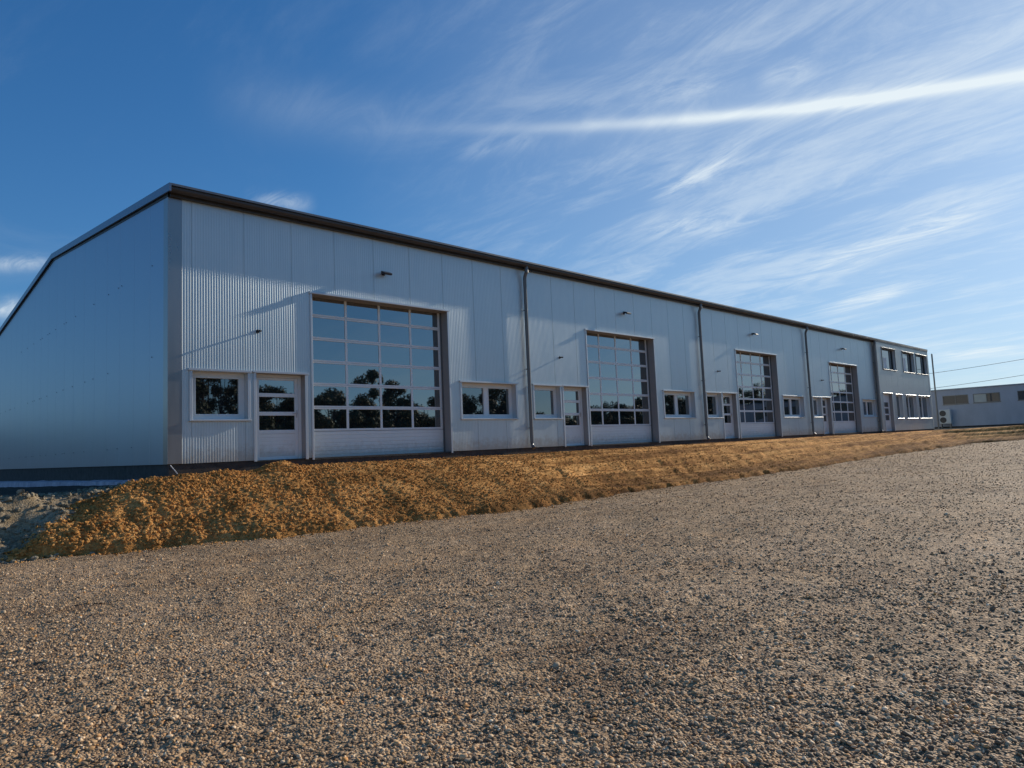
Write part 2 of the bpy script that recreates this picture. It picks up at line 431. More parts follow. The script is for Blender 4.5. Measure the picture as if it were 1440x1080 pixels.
# --- stones and clods scattered with geometry nodes -------------------------
def scatter(name, P, S, ROT, mat, sub=1, kind='stuff', label=None, cat=None, lump=.35, flat=False):
    me = bpy.data.meshes.new(name)
    me.vertices.add(len(P)); me.vertices.foreach_set('co', np.asarray(P, np.float32).ravel())
    at = me.attributes.new('sc', 'FLOAT_VECTOR', 'POINT'); at.data.foreach_set('vector', np.asarray(S, np.float32).ravel())
    at = me.attributes.new('rt', 'FLOAT_VECTOR', 'POINT'); at.data.foreach_set('vector', np.asarray(ROT, np.float32).ravel())
    o = bpy.data.objects.new(name, me); COL.objects.link(o)
    ng = bpy.data.node_groups.new(name+'_nodes', 'GeometryNodeTree')
    ng.interface.new_socket('Geometry', in_out='INPUT', socket_type='NodeSocketGeometry')
    ng.interface.new_socket('Geometry', in_out='OUTPUT', socket_type='NodeSocketGeometry')
    n = ng.nodes; L = ng.links.new
    gi = n.new('NodeGroupInput'); go = n.new('NodeGroupOutput')
    ico = n.new('GeometryNodeMeshIcoSphere'); ico.inputs['Radius'].default_value = 1; ico.inputs['Subdivisions'].default_value = sub
    nz = n.new('ShaderNodeTexNoise'); nz.inputs['Scale'].default_value = 1.1
    sp = n.new('GeometryNodeSetPosition')
    sub_ = n.new('ShaderNodeVectorMath'); sub_.operation = 'SUBTRACT'; sub_.inputs[1].default_value = (.5, .5, .5)
    sca = n.new('ShaderNodeVectorMath'); sca.operation = 'SCALE'; sca.inputs['Scale'].default_value = lump*3
    L(nz.outputs['Color'], sub_.inputs[0]); L(sub_.outputs[0], sca.inputs[0])
    L(ico.outputs[0], sp.inputs['Geometry']); L(sca.outputs[0], sp.inputs['Offset'])
    sm = n.new('GeometryNodeSetShadeSmooth'); sm.inputs['Shade Smooth'].default_value = not flat
    L(sp.outputs[0], sm.inputs[0])
    smt = n.new('GeometryNodeSetMaterial'); smt.inputs['Material'].default_value = mat; L(sm.outputs[0], smt.inputs[0])
    mp = n.new('GeometryNodeMeshToPoints'); L(gi.outputs[0], mp.inputs[0])
    iop = n.new('GeometryNodeInstanceOnPoints'); L(mp.outputs[0], iop.inputs['Points']); L(smt.outputs[0], iop.inputs['Instance'])
    a1 = n.new('GeometryNodeInputNamedAttribute'); a1.data_type = 'FLOAT_VECTOR'; a1.inputs[0].default_value = 'sc'
    a2 = n.new('GeometryNodeInputNamedAttribute'); a2.data_type = 'FLOAT_VECTOR'; a2.inputs[0].default_value = 'rt'
    e2r = n.new('FunctionNodeEulerToRotation')
    L(a1.outputs[0], iop.inputs['Scale']); L(a2.outputs[0], e2r.inputs[0]); L(e2r.outputs[0], iop.inputs['Rotation'])
    L(iop.outputs[0], go.inputs[0])
    md = o.modifiers.new('scatter', 'NODES'); md.node_group = ng
    me.materials.append(mat)
    tag(o, label, cat, kind=kind)
    return o

def polar_pts(n, r0, r1, a0, a1):
    r = np.sqrt(rng.uniform(r0*r0, r1*r1, n)); a = rng.uniform(RAD(a0), RAD(a1), n)
    return r*np.cos(a), r*np.sin(a)
n_ = 225000
r = 1.9*(58/1.9)**rng.random(n_); a_ = rng.uniform(RAD(0), RAD(96), n_)
x, y = r*np.cos(a_), r*np.sin(a_)
keep = (tfun(x, y) < .02) & (rng.random(n_) < .70+.6*fbm(x*1.3, y*1.3, 61, 3))
x = x[keep]; y = y[keep]; r = r[keep]
lo = .0045+.00030*r; hi = .0150+.00030*r
s = lo+(hi-lo)*rng.random(len(x))**2.8
s = np.where(rng.random(len(x)) < .010, s*1.7, s)
PP = [np.stack([x, y, ground_z(x, y)+s*.18], -1)]
SS = [np.stack([s*rng.uniform(.8, 1.35, len(s)), s*rng.uniform(.7, 1.1, len(s)), s*rng.uniform(.45, .8, len(s))], -1)]
PP = np.vstack(PP); SS = np.vstack(SS)
ROT = np.stack([rng.normal(0, .35, len(PP)), rng.normal(0, .35, len(PP)), rng.uniform(0, 6.28, len(PP))], -1)
scatter('gravel_stones', PP, SS, ROT, M['pebble'], 2, label='loose rounded pebbles lying all over the gravel yard', cat='gravel')

n_ = 190000
x = 1.3+(rng.random(n_)**2.0)*50; y = rng.uniform(11.2, 15.38, n_)
t_ = tfun(x, y)+rng.normal(0, .03, n_)
m_ = soil_mask(x, y)*(tfun(x, y) < 1.03)
spill = (t_ > -.10) & (tfun(x, y) < .06) & (rng.random(n_) < .10) & (x > 2)
dn = fbm(x*2, y*2, 91, 3)
k = ((rng.random(n_) < m_*(.65+.6*dn)*np.clip(1.5-x/22, .10, 1)) & (m_ > .12)) | spill; x = x[k]; y = y[k]; t_ = tfun(x, y)
s = .006+.034*rng.random(len(x))**4.2*(1.25-np.clip(x/18, 0, .95)); s = np.where(t_ < .04, np.minimum(s, .022), s); s = s*np.clip(.9+x/45, 1, 1.5)
P = np.stack([x, y, np.maximum(soil_z(x, y), ground_z(x, y))+s*.2], -1)
S = np.stack([s*rng.uniform(.8, 1.4, len(s)), s*rng.uniform(.8, 1.2, len(s)), s*rng.uniform(.55, 1, len(s))], -1)
ROT = np.stack([rng.normal(0, .5, len(P)), rng.normal(0, .5, len(P)), rng.uniform(0, 6.28, len(P))], -1)
scatter('soil_clods', P, S, ROT, M['soil'], 2, label='crumbly ochre clods covering the soil bank', cat='soil', flat=True, lump=.55)

n_ = 9000
x = rng.uniform(-.6, 4.4, n_); y = rng.uniform(13.2, 17.5, n_)
k = (rng.random(n_) < .75) & (soil_mask(x, y) < .5) & (tfun(x, y) > -.05); x = x[k]; y = y[k]
s = .008+.055*rng.random(len(x))**6
P = np.stack([x, y, ground_z(x, y)+s*.25], -1)
S = np.stack([s*rng.uniform(.8, 1.4, len(s)), s*rng.uniform(.7, 1.1, len(s)), s*rng.uniform(.5, .9, len(s))], -1)
ROT = np.stack([rng.normal(0, .5, len(P)), rng.normal(0, .5, len(P)), rng.uniform(0, 6.28, len(P))], -1)
scatter('rubble', P, S, ROT, M['stone'], 2, label='pale stones and crumbs of rubble left of the ochre soil heap', cat='rubble', flat=True, lump=.5)

# ------------------------------------------------------------------ main hall
hall = empty('industrial_hall', (4.94, D, 0))
tag(hall, 'long silver metal clad industrial hall with four tall glazed sectional doors', 'building')
hall_inv = Matrix.Translation((-4.94, -D, 0))
def part(mb, name, mats, parent=hall, smooth=False):
    # geometry is written in world coordinates; move it into the hall's frame
    mb.v = [(v[0]-4.94, v[1]-D, v[2]) for v in mb.v]
    return mb.build(name, mats, parent, smooth)

X0, X1, XO = 4.94, 58.7, 47.65      # gable plane, far end, start of the office block
ZT = 5.80                           # top of the wall panels
YO = D-.25                          # office wall plane
REC = .36
bays = [dict(w=(5.43, 6.64), d=(6.84, 8.05), g=(8.27, 12.53), v=(12.99, 15.19)),
        dict(w=(16.03, 17.27), d=(17.45, 18.64), g=(18.81, 22.93), v=(23.45, 25.70)),
        dict(w=(26.70, 27.92), d=(28.06, 29.26), g=(29.52, 33.66), v=(34.10, 36.52)),
        dict(w=(37.72, 38.78), d=(38.94, 40.10), g=(40.30, 44.62), v=(45.14, 47.45))]
ZW0, ZW1, ZD1, ZG1 = .93, 1.99, 2.0, 4.03
openings = []
for b_ in bays:
    openings += [(*b_['w'], ZW0, ZW1), (*b_['d'], -.4, ZD1), (*b_['g'], -.4, ZG1), (*b_['v'], ZW0, ZW1)]

def rib_wall(mb, xa, xb, z0, z1, ops, y0, pitch=.0583, panel=1.166, off=0.0, depth=.0026, joint=.012):
    """vertical micro-ribbed cladding with deeper panel joints; openings cut through"""
    prof = [(xa, y0)]
    x = xa-((xa-off) % pitch)
    k = round((x-off)/pitch)
    per = round(panel/pitch)
    while x < xb:
        if k % per == 0:
            seq = [(0, 0), (.002, joint), (.009, joint), (.011, 0), (.030, 0), (.036, -depth), (.050, -depth), (.056, 0)]
        else:
            seq = [(.0, 0), (.030, 0), (.036, -depth), (.050, -depth), (.056, 0)]
        for dx, dy in seq:
            if xa < x+dx < xb: prof.append((x+dx, y0+dy))
        k += 1; x = off+k*pitch
    prof.append((xb, y0))
    xsn = sorted(set([o[0] for o in ops]+[o[1] for o in ops]))
    out = []
    for p_, q_ in zip(prof[:-1], prof[1:]):
        out.append(p_)
        for xo in xsn:
            if p_[0]+1e-6 < xo < q_[0]-1e-6:
                t = (xo-p_[0])/(q_[0]-p_[0]); out.append((xo, p_[1]+t*(q_[1]-p_[1])))
    out.append(prof[-1])
    for (xa_, ya_), (xb_, yb_) in zip(out[:-1], out[1:]):
        xm = (xa_+xb_)/2
        spans = [(z0, z1)]
        for o in ops:
            if o[0] < xm < o[1]:
                ns_ = []
                for s0, s1 in spans:
                    if o[3] <= s0 or o[2] >= s1: ns_.append((s0, s1)); continue
                    if o[2] > s0: ns_.append((s0, o[2]))
                    if o[3] < s1: ns_.append((o[3], s1))
                spans = ns_
        for s0, s1 in spans:
            mb.quad((xa_, ya_, s0), (xb_, yb_, s0), (xb_, yb_, s1), (xa_, ya_, s1))

mb = MB()
rib_wall(mb, X0+.27, XO-.02, 0, ZT, openings, D, off=X0+.27+.2)
part(mb, 'front_wall', M['panel'])

off_ops = [(48.95-.35, 51.15, 4.02, 5.42), (52.75, 55.15, 4.02, 5.42), (55.75, 58.25, 4.02, 5.42),
           (48.15, 49.85, -.4, 2.42), (50.55, 51.85, .80, 2.38), (52.60, 54.95, .80, 2.38), (55.50, 58.15, .80, 2.38)]
mb = MB()
rib_wall(mb, XO, X1, 0, ZT, off_ops, YO, depth=.0016, off=XO+.1)
mb.quad((XO, D+.02, 0), (XO, YO, 0), (XO, YO, ZT), (XO, D+.02, ZT))
part(mb, 'office_wall', M['office'])

# gable wall with ridge, joints and screw heads
YR, YB, ZE, ZR = 26.5, 37.6, 5.86, 6.93
def gz(y): return ZE+(ZR-ZE)*(1-abs(y-YR)/(YR-D))
mb = MB()
y = D+.02
ys = []
while y < YB: ys.append(y); y += 1.166
ys.append(YB)
for a_, b_ in zip(ys[:-1], ys[1:]):
    seq = [(a_, 0), (a_+.003, .006), (a_+.010, .006), (a_+.013, 0), (b_, 0)]
    if a_ < YR < b_: seq.insert(4, (YR, 0))
    for (ya, da), (yb, db) in zip(seq[:-1], seq[1:]):
        mb.quad((X0+da, yb, 0), (X0+da, ya, 0), (X0+da, ya, gz(ya)), (X0+db, yb, gz(yb))) if da == db else \
            mb.quad((X0+db, yb, 0), (X0+da, ya, 0), (X0+da, ya, gz(ya)), (X0+db, yb, gz(yb)))
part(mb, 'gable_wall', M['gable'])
mb = MB()
for a_ in ys[1:-1]:
    for z_ in (.42, 2.38, 4.45):
        for dy in (-.14, .14):
            if random.random() < .45: continue
            yy = a_+dy
            mb.tube([(X0+.001, yy, z_), (X0-.012, yy, z_)], .013, 8)
tag(part(mb, 'screw_head', M['screw']), kind='stuff')

mb = MB()     # far gable and back wall
mb.poly([(X1, YO, -.3), (X1, YB, -.3), (X1, YB, ZE), (X1, YR, ZR), (X1, YO, ZE-.03)])
part(mb, 'end_wall', M['office'])
mb = MB(); mb.quad((X1, YB, -.4), (X0, YB, -.4), (X0, YB, ZE), (X1, YB, ZE)); part(mb, 'back_wall', M['panel'])

# roof, verge, gutter and eaves
mb = MB()
for (ya, za, yb, zb) in ((D-.28, ZE+.05, YR, ZR+.095), (YR, ZR+.095, YB+.2, ZE+.05)):
    mb.poly([(X0-.03, ya, za), (X1+.1, ya, za), (X1+.1, yb, zb), (X0-.03, yb, zb)])
    mb.poly([(X0-.03, yb, zb+.05), (X1+.1, yb, zb+.05), (X1+.1, ya, za+.05), (X0-.03, ya, za+.05)][::-1])
mb.quad((X0-.03, D-.28, ZE+.05), (X0-.03, D-.28, ZE+.10), (X1+.1, D-.28, ZE+.10), (X1+.1, D-.28, ZE+.05))
part(mb, 'roof', M['roof'])
mb = MB()
def verge(x0, x1, ya, yb):
    za, zb = gz(ya), gz(yb)
    lo, hi = -.055, .12
    p = [(ya, za+lo), (yb, zb+lo), (yb, zb+hi), (ya, za+hi)]
    mb.poly([(x0, *q) for q in p][::-1]); mb.poly([(x1, *q) for q in p])
    for i in range(4):
        q, r_ = p[i], p[(i+1) % 4]
        mb.quad((x0, *q), (x0, *r_), (x1, *r_), (x1, *q))
verge(X0-.075, X0-.034, D-.30, YR); verge(X0-.075, X0-.034, YR, YB+.22)
part(mb, 'verge_trim', M['verge'])
mb = MB()   # shadow line under the verge, put in as a dark strip
for ya, yb in ((D, YR), (YR, YB)):
    za, zb = gz(ya), gz(yb)
    mb.quad((X0-.012, yb, zb-.115), (X0-.012, ya, za-.115), (X0-.012, ya, za-.03), (X0-.012, yb, zb-.03))
    mb.quad((X0-.012, ya, za-.115), (X0-.012, yb, zb-.115), (X0+.0, yb, zb-.115), (X0+.0, ya, za-.115))
part(mb, 'verge_shadow_strip', M['gutter'])
# gutter: half round trough
mb = MB()
gy, gzc, gr = D-.205, 5.865, .082
n = 14
ring = [(gy+gr*math.cos(math.pi+math.pi*i/n), gzc+gr*math.sin(math.pi+math.pi*i/n)*1.05) for i in range(n+1)]
ring = [(gy-gr-.012, gzc+.012)]+[(gy-gr, gzc+.02)]+ring+[(gy+gr, gzc+.03)]
for (ya, za), (yb, zb) in zip(ring[:-1], ring[1:]):
    mb.quad((X0-.06, ya, za), (X0-.06, yb, zb), (X1+.06, yb, zb), (X1+.06, ya, za))
mb.poly([(X0-.06, *q) for q in ring[2:-1]]); mb.poly([(X1+.06, *q) for q in ring[2:-1]][::-1])
part(mb, 'gutter', M['gutter'], smooth=True)
mb = MB()
mb.box(X0+.02, XO-.002, D-.105, D-.0045, 5.735, 5.90)
mb.box(XO, X1, D-.268, D-.2455, 5.735, 5.90)
part(mb, 'eaves_fascia', M['gutter'])
# corner trim
mb = MB()
mb.box(X0-.012, X0+.28, D-.014, D+.012, 0, 5.73, bev=.004)
mb.box(X0-.0115, X0+.004, D+.013, D+.26, 0, 5.74)
part(mb, 'corner_trim', M['corner'])
mb = MB()
mb.box(X1-.20, X1+.012, YO-.014, YO+.01, 0, 5.73, bev=.004)
part(mb, 'corner_trim', M['office'])
# plinth
mb = MB()
segs = [X0+.03]
for b_ in bays: segs += [b_['g'][0]-.04, b_['g'][1]+.04]
segs.append(XO)
mb.box(X0+.03, XO, D+.02, D+.25, -.9, -.005)
mb.box(X0+.032, X0+.25, D+.25, YB, -1.3, -.005)
mb.box(XO, X1-.02, YO+.02, YO+.25, -.9, -.005)
part(mb, 'plinth', M['plinth'])
mb = MB()     # pale fleece skirting along the gable foundation
ny = 90
for i in range(ny):
    ya = D+.3+(YB-D-.5)*i/ny; yb = D+.3+(YB-D-.5)*(i+1)/ny
    def prof_(y):
        w = float(fbm(np.array([y*.6]), np.array([0.3]), 8, 3)[0])
        return [(X0+.028, -.30-.010*(y-D)+.03*w), (X0-.10-.02*w, -.335-.010*(y-D)+.04*w), (X0-.18-.05*w, -1.15)]
    pa, pb = prof_(ya), prof_(yb)
    for k in range(2):
        mb.quad((pb[k+1][0], yb, pb[k+1][1]), (pa[k+1][0], ya, pa[k+1][1]), (pa[k][0], ya, pa[k][1]), (pb[k][0], yb, pb[k][1]))
part(mb, 'foundation_fleece', M['fleece'], smooth=True)

# openings ------------------------------------------------------------------
def reveal(mb, xa, xb, z0, z1, y, rec, sill=True):
    """folded metal lining of the opening"""
    t = .004
    mb.quad((xa, y, z0), (xa, y, z1), (xa, y+rec, z1), (xa, y+rec, z0))
    mb.quad((xb, y, z1), (xb, y, z0), (xb, y+rec, z0), (xb, y+rec, z1))
    mb.quad((xa, y, z1), (xb, y, z1), (xb, y+rec, z1), (xa, y+rec, z1))
    if sill: mb.quad((xb, y, z0), (xa, y, z0), (xa, y+rec, z0), (xb, y+rec, z0))
def flash(xa, xb, z0, z1, y, parent, w=.062, pr=.028, sill=True, head=.03, foot=0.0):
    mb = MB()
    mb.box(xa-w, xa, y-pr, y+.01, z0-foot, z1, bev=.004)
    mb.box(xb, xb+w, y-pr, y+.01, z0-foot, z1, bev=.004)
    mb.box(xa-w-.025, xb+w+.025, y-pr-head, y+.01, z1, z1+.052, bev=.005)
    if sill: mb.box(xa-w-.01, xb+w+.01, y-pr-.035, y+.05, z0-.035, z0, bev=.005)
    return part(mb, 'flashing', M['flash'], parent)

def window(xa, xb, z0, z1, y, n, rec=.22, fr=.13, lab=None, mat='frame', sticker=None, fl='flash'):
    e = empty('window', ((xa+xb)/2-4.94, y-D, z0)); e.parent = hall
    W = []
    mb = MB(); reveal(mb, xa, xb, z0, z1, y, rec)
    W.append(part(mb, 'reveal', M['flash'], e))
    mb = MB(); yf = y+rec; fd = .05
    mb.box(xa, xb, yf-fd, yf, z0, z0+fr, bev=.004); mb.box(xa, xb, yf-fd, yf, z1-fr, z1, bev=.004)
    cw = (xb-xa)/n
    for i in range(n+1):
        if i == 0: a_, b_ = xa, xa+fr
        elif i == n: a_, b_ = xb-fr, xb
        else: a_, b_ = xa+cw*i-fr*.75, xa+cw*i+fr*.75
        mb.box(a_, b_, yf-fd+(.002), yf-.001, z0+fr+.0005, z1-fr-.0005, bev=.004)
    for i in range(n):                          # slimmer sash line inside the fixed frame
        a_ = xa+cw*i+(fr if i == 0 else fr*.75); b_ = xa+cw*(i+1)-(fr if i == n-1 else fr*.75)
        q = .022; yq = yf-fd-.012
        mb.box(a_-q, a_, yq, yf-fd+.001, z0+fr-q, z1-fr+q); mb.box(b_, b_+q, yq, yf-fd+.001, z0+fr-q, z1-fr+q)
        mb.box(a_, b_, yq, yf-fd+.0015, z0+fr-q, z0+fr); mb.box(a_, b_, yq, yf-fd+.0015, z1-fr, z1-fr+q)
    W.append(part(mb, 'frame', M[mat], e))
    mb = MB(); mb.quad((xa+.01, yf-.018, z0+.01), (xb-.01, yf-.018, z0+.01), (xb-.01, yf-.018, z1-.01), (xa+.01, yf-.018, z1-.01))
    W.append(part(mb, 'pane', M['glass'], e))
    fo = flash(xa, xb, z0, z1, y, e); fo.data.materials[0] = M[fl]; W.append(fo)
    if sticker:
        mb = MB(); a_, b_, c_, d_ = sticker
        mb.box(a_, b_, yf-.026, yf-.020, c_, d_); W.append(part(mb, 'paper_sheet', M['sticker'], e))
    for w_ in W: w_.location = (-(e.location.x), -(e.location.y), -(e.location.z))
    return e

def ped_door(xa, xb, z1, y, rec=.26):
    e = empty('entrance_door', ((xa+xb)/2-4.94, y-D, 0)); e.parent = hall
    W = []
    mb = MB(); reveal(mb, xa, xb, -.03, z1, y, rec, True); W.append(part(mb, 'reveal', M['reveal'], e))
    fr = .07; yf = y+rec; z0 = -.03
    mb = MB()
    mb.box(xa, xa+fr, yf-.07, yf, z0, z1, bev=.004); mb.box(xb-fr, xb, yf-.07, yf, z0, z1, bev=.004)
    mb.box(xa+fr, xb-fr, yf-.07, yf, z1-fr, z1, bev=.004)
    W.append(part(mb, 'frame', M['frame'], e))
    mb = MB()                                   # leaf: stiles and rails
    a_, b_ = xa+fr+.006, xb-fr-.006; st = .085; y1 = yf-.012; y0 = yf-.055
    rails = [(z0+.01, .07), (.60, .69), (1.03, 1.12), (1.47, 1.56), (1.87, z1-fr-.006)]
    mb.box(a_, a_+st, y0, y1, z0+.01, z1-fr-.006, bev=.004); mb.box(b_-st, b_, y0, y1, z0+.01, z1-fr-.006, bev=.004)
    for r0, r1 in rails: mb.box(a_+st, b_-st, y0+.002, y1-.001, r0, r1, bev=.004)
    lf = part(mb, 'door_leaf', M['frame'], e); W.append(lf)
    mb = MB(); mb.quad((a_+st, y1-.02, .66), (b_-st, y1-.02, .66), (b_-st, y1-.02, 1.9), (a_+st, y1-.02, 1.9))
    W.append(part(mb, 'glazing', M['plasticglass'], e))
    mb = MB(); z = .07
    while z < .60-.005:
        zt = min(z+.088, .60)
        mb.quad((a_+st, y0+.012, z+.006), (b_-st, y0+.012, z+.006), (b_-st, y0+.012, zt-.004), (a_+st, y0+.012, zt-.004))
        mb.quad((a_+st, y0+.020, z), (b_-st, y0+.020, z), (b_-st, y0+.012, z+.006), (a_+st, y0+.012, z+.006))
        mb.quad((a_+st, y0+.012, zt-.004), (b_-st, y0+.012, zt-.004), (b_-st, y0+.020, zt), (a_+st, y0+.020, zt))
        z += .088
    W.append(part(mb, 'lower_panel', M['white'], e))
    mb = MB()
    hx = b_-.045
    mb.box(hx-.018, hx+.018, y0-.010, y0, .98, 1.16, bev=.004)
    mb.tube([(hx, y0-.008, 1.08), (hx, y0-.052, 1.08), (hx-.12, y0-.052, 1.08)], .010, 8)
    W.append(part(mb, 'handle', M['alu'], e, True))
    W.append(flash(xa, xb, -.03, z1, y, e, sill=False))
    for w_ in W: w_.location = (-(e.location.x), -(e.location.y), -(e.location.z))
    return e

def big_door(xa, xb, z1, y, rec=REC):
    e = empty('sectional_door', ((xa+xb)/2-4.94, y-D, 0)); e.parent = hall
    W = []
    mb = MB(); reveal(mb, xa, xb, -.05, z1, y, rec+.03, True); W.append(part(mb, 'reveal', M['reveal'], e))
    # glazed leaf
    a_, b_ = xa+.07, xb-.01; yl = y+rec; y0, y1 = yl-.045, yl
    zb = .66; rows = 6; rh = .58; nc = 4; cw = (b_-a_-.08)/nc
    mb = MB()
    for i in range(rows+1):
        zc = zb+rh*i
        zc0, zc1 = zc-.044, min(zc+.044, z1-.003)
        if i == 0: zc0 = zc-.012
        if zc1 > zc0:
            if 0 < i < rows:
                mb.box(a_, b_, y0, y1, zc0, zc-.002, bev=.003); mb.box(a_, b_, y0, y1, zc+.002, zc1, bev=.003)
            else: mb.box(a_, b_, y0, y1, zc0, zc1, bev=.003)
    for i in range(rows):
        za, zc = zb+rh*i+.044, min(zb+rh*(i+1)-.044, z1-.002)
        for j in range(nc+1):
            xc = a_+.04+cw*j
            w_ = .04 if j in (0, nc) else .032
            mb.box(xc-w_, xc+w_, y0+.002, y1-.001, za, zc, bev=.003)
    W.append(part(mb, 'door_grid', M['frame'], e))
    mb = MB()
    rs = random.Random(int(xa*100))
    for i in range(rows):
        za, zc = zb+rh*i+.03, min(zb+rh*(i+1)-.03, z1)
        for j in range(nc):
            xl = a_+.04+cw*j+.02; xr = xl+cw-.04
            # each plastic pane sits a hair differently in its seal
            t1, t2 = rs.uniform(-.0022, .0022), rs.uniform(-.0022, .0022)
            yg = y0+.018
            mb.quad((xl, yg-t1-t2, za), (xr, yg+t1-t2, za), (xr, yg+t1+t2, zc), (xl, yg-t1+t2, zc))
    W.append(part(mb, 'glazing', M['plasticglass'], e))
    mb = MB(); z = -.045; k = 0
    while z < .636-.004:
        zt = min(z+.0975, .638)
        mb.quad((a_, y0+.004, z+.012), (b_, y0+.004, z+.012), (b_, y0+.004, zt-.004), (a_, y0+.004, zt-.004))
        mb.quad((a_, y0+.013, z), (b_, y0+.013, z), (b_, y0+.004, z+.012), (a_, y0+.004, z+.012))
        mb.quad((a_, y0+.004, zt-.004), (b_, y0+.004, zt-.004), (b_, y0+.013, zt), (a_, y0+.013, zt))
        z += .0975
    W.append(part(mb, 'lower_panel', M['white'], e))
    mb = MB(); mb.box(a_, b_, y0-.006, y1, -.075, -.046, bev=.004)
    W.append(part(mb, 'rubber_seal', M['darkbit'], e))
    # side guide rail, seen on the right inside the opening
    mb = MB(); mb.box(xb-.029, xb-.001, y0-.05, y0-.008, -.05, z1-.002, bev=.003)
    W.append(part(mb, 'guide_rail', M['pipe'], e)); mb = MB(); mb.box(xa+.001, xa+.06, y0-.03, y0+.01, -.05, z1-.002, bev=.003)
    W.append(part(mb, 'guide_rail', M['pipe'], e))
    W.append(flash(xa, xb, -.05, z1, y, e, w=.05, head=.02, sill=False))
    for w_ in W: w_.location = (-(e.location.x), -(e.location.y), -(e.location.z))
    return e

for i, b_ in enumerate(bays):
    window(*b_['w'], ZW0, ZW1, D, 1)
    ped_door(*b_['d'], ZD1, D)
    big_door(*b_['g'], ZG1, D)
    window(*b_['v'], ZW0, ZW1, D, 2)
M_off = 'darkbit'
st = [(49.35, 49.95, 4.12, 4.85), (53.45, 53.95, 4.12, 5.05), None, None, None, None, None]
for i, o in enumerate(off_ops):
    if i == 3:
        ped_door(o[0], o[1], o[3], YO)
    else:
        window(*o, YO, 2 if i in (5, 6) else 1, rec=.2, fr=.08, fl='pipe' if i < 3 else 'flash', mat='darkbit' if i < 3 else 'frame', sticker=st[i])

# downpipes -----------------------------------------------------------------
def downpipe(x, y, ztop=5.76, zbot=-.12):
    mb = MB(); r = .055
    pts = [(x, gy, 5.80), (x, gy, 5.70), (x, gy+.01, 5.62), (x, y-.02, 5.50), (x, y, 5.42), (x, y, .16), (x, y-.02, .06), (x, y-.10, -.02)]
    mb.tube(pts, r, 14)
    p_ = part(mb, 'downpipe', M['pipe'], smooth=True)
    for z in (.62, 2.5, 4.4):
        mb = MB()
        mb.tube([(x, y, z-.02), (x, y, z+.02)], r+.006, 14)
        mb.box(x-.012, x+.012, y+.04, D, z-.012, z+.012)
        part(mb, 'bracket', M['pipe'], p_, smooth=True)
    mb = MB()
    mb.tube([(x, gy, 5.60), (x, gy, 5.74)], r+.010, 14)
    part(mb, 'outlet_socket', M['pipe'], p_, smooth=True)
    return p_
for x in (15.72, 26.36, 37.22): downpipe(x, D-.11)
downpipe(XO-.10, D-.13)

# flood lights over the doors and short pipe stubs beside them ----------------
def flood(x, z):
    mb = MB()
    mb.box(x-.05, x+.05, D-.02, D-.004, z-.05, z+.06, bev=.006)
    mb.tube([(x, D-.01, z), (x, D-.10, z-.01)], .018, 8)
    mb.box(x-.13, x-.118, D-.20, D-.08, z-.05, z-.03, bev=.002)
    c = math.cos(RAD(25)); s = math.sin(RAD(25))
    # tilted lamp body
    n = len(mb.v); mb.box(x-.13, x+.13, -.09, .09, -.028, .028, bev=.012)
    for i in range(n, len(mb.v)):
        a_, b2, c_ = mb.v[i]; mb.v[i] = (a_, D-.17+b2*c-c_*s, z-.02+b2*s+c_*c)
    o = part(mb, 'floodlight', M['darkbit'])
    mb = MB(); n = 0; mb.box(x-.10, x+.10, -.065, .065, -.034, -.030)
    for i in range(len(mb.v)):
        a_, b2, c_ = mb.v[i]; mb.v[i] = (a_, D-.17+b2*c-c_*s, z-.02+b2*s+c_*c)
    g = part(mb, 'lens', M['dimglass'], o)
for x, z in ((10.38, 4.84), (21.1, 4.88), (31.3, 4.92), (42.4, 4.95)): flood(x, z)
for x in (6.89, 17.35, 27.8, 39.1):
    mb = MB()
    mb.tube([(x, D+.02, 2.97), (x, D-.10, 2.97), (x+.02, D-.14, 2.96)], [.022, .022, .024], 10)
    mb.tube([(x, D-.004, 2.97), (x, D-.012, 2.97)], .045, 12)
    part(mb, 'pipe_stub', M['darkbit'], smooth=True)

# white cable loop coming out under the corner
mb = MB()
pts = []
for i in range(22):
    t = i/21
    pts.append((4.98+.02*math.sin(t*5)+.62*t**1.6, D-.03-.16*math.sin(t*2.6), -.02-.30*math.sin(min(1, t*1.6)*1.57)+.03*math.sin(t*9)))
mb.tube(pts, .009, 6)
cb = mb.build('cable', M['cable'], None, True)
tag(cb, 'thin white cable hanging from the plinth at the hall corner', 'cable')

# slim pole beyond the far corner
mb = MB()
mb.tube([(61.75, 15.62, -.1), (61.75, 15.62, 5.85)], .055, 12)
mb.box(61.62, 61.88, 15.49, 15.75, -.06, 0.0, bev=.005)
mb.tube([(61.75, 15.62, 5.85), (61.75, 15.62, 5.9)], [.055, .03], 12)
o = mb.build('steel_pole', M['pipe'], None, True)
tag(o, 'slim grey steel pole standing just beyond the far end of the hall', 'pole')

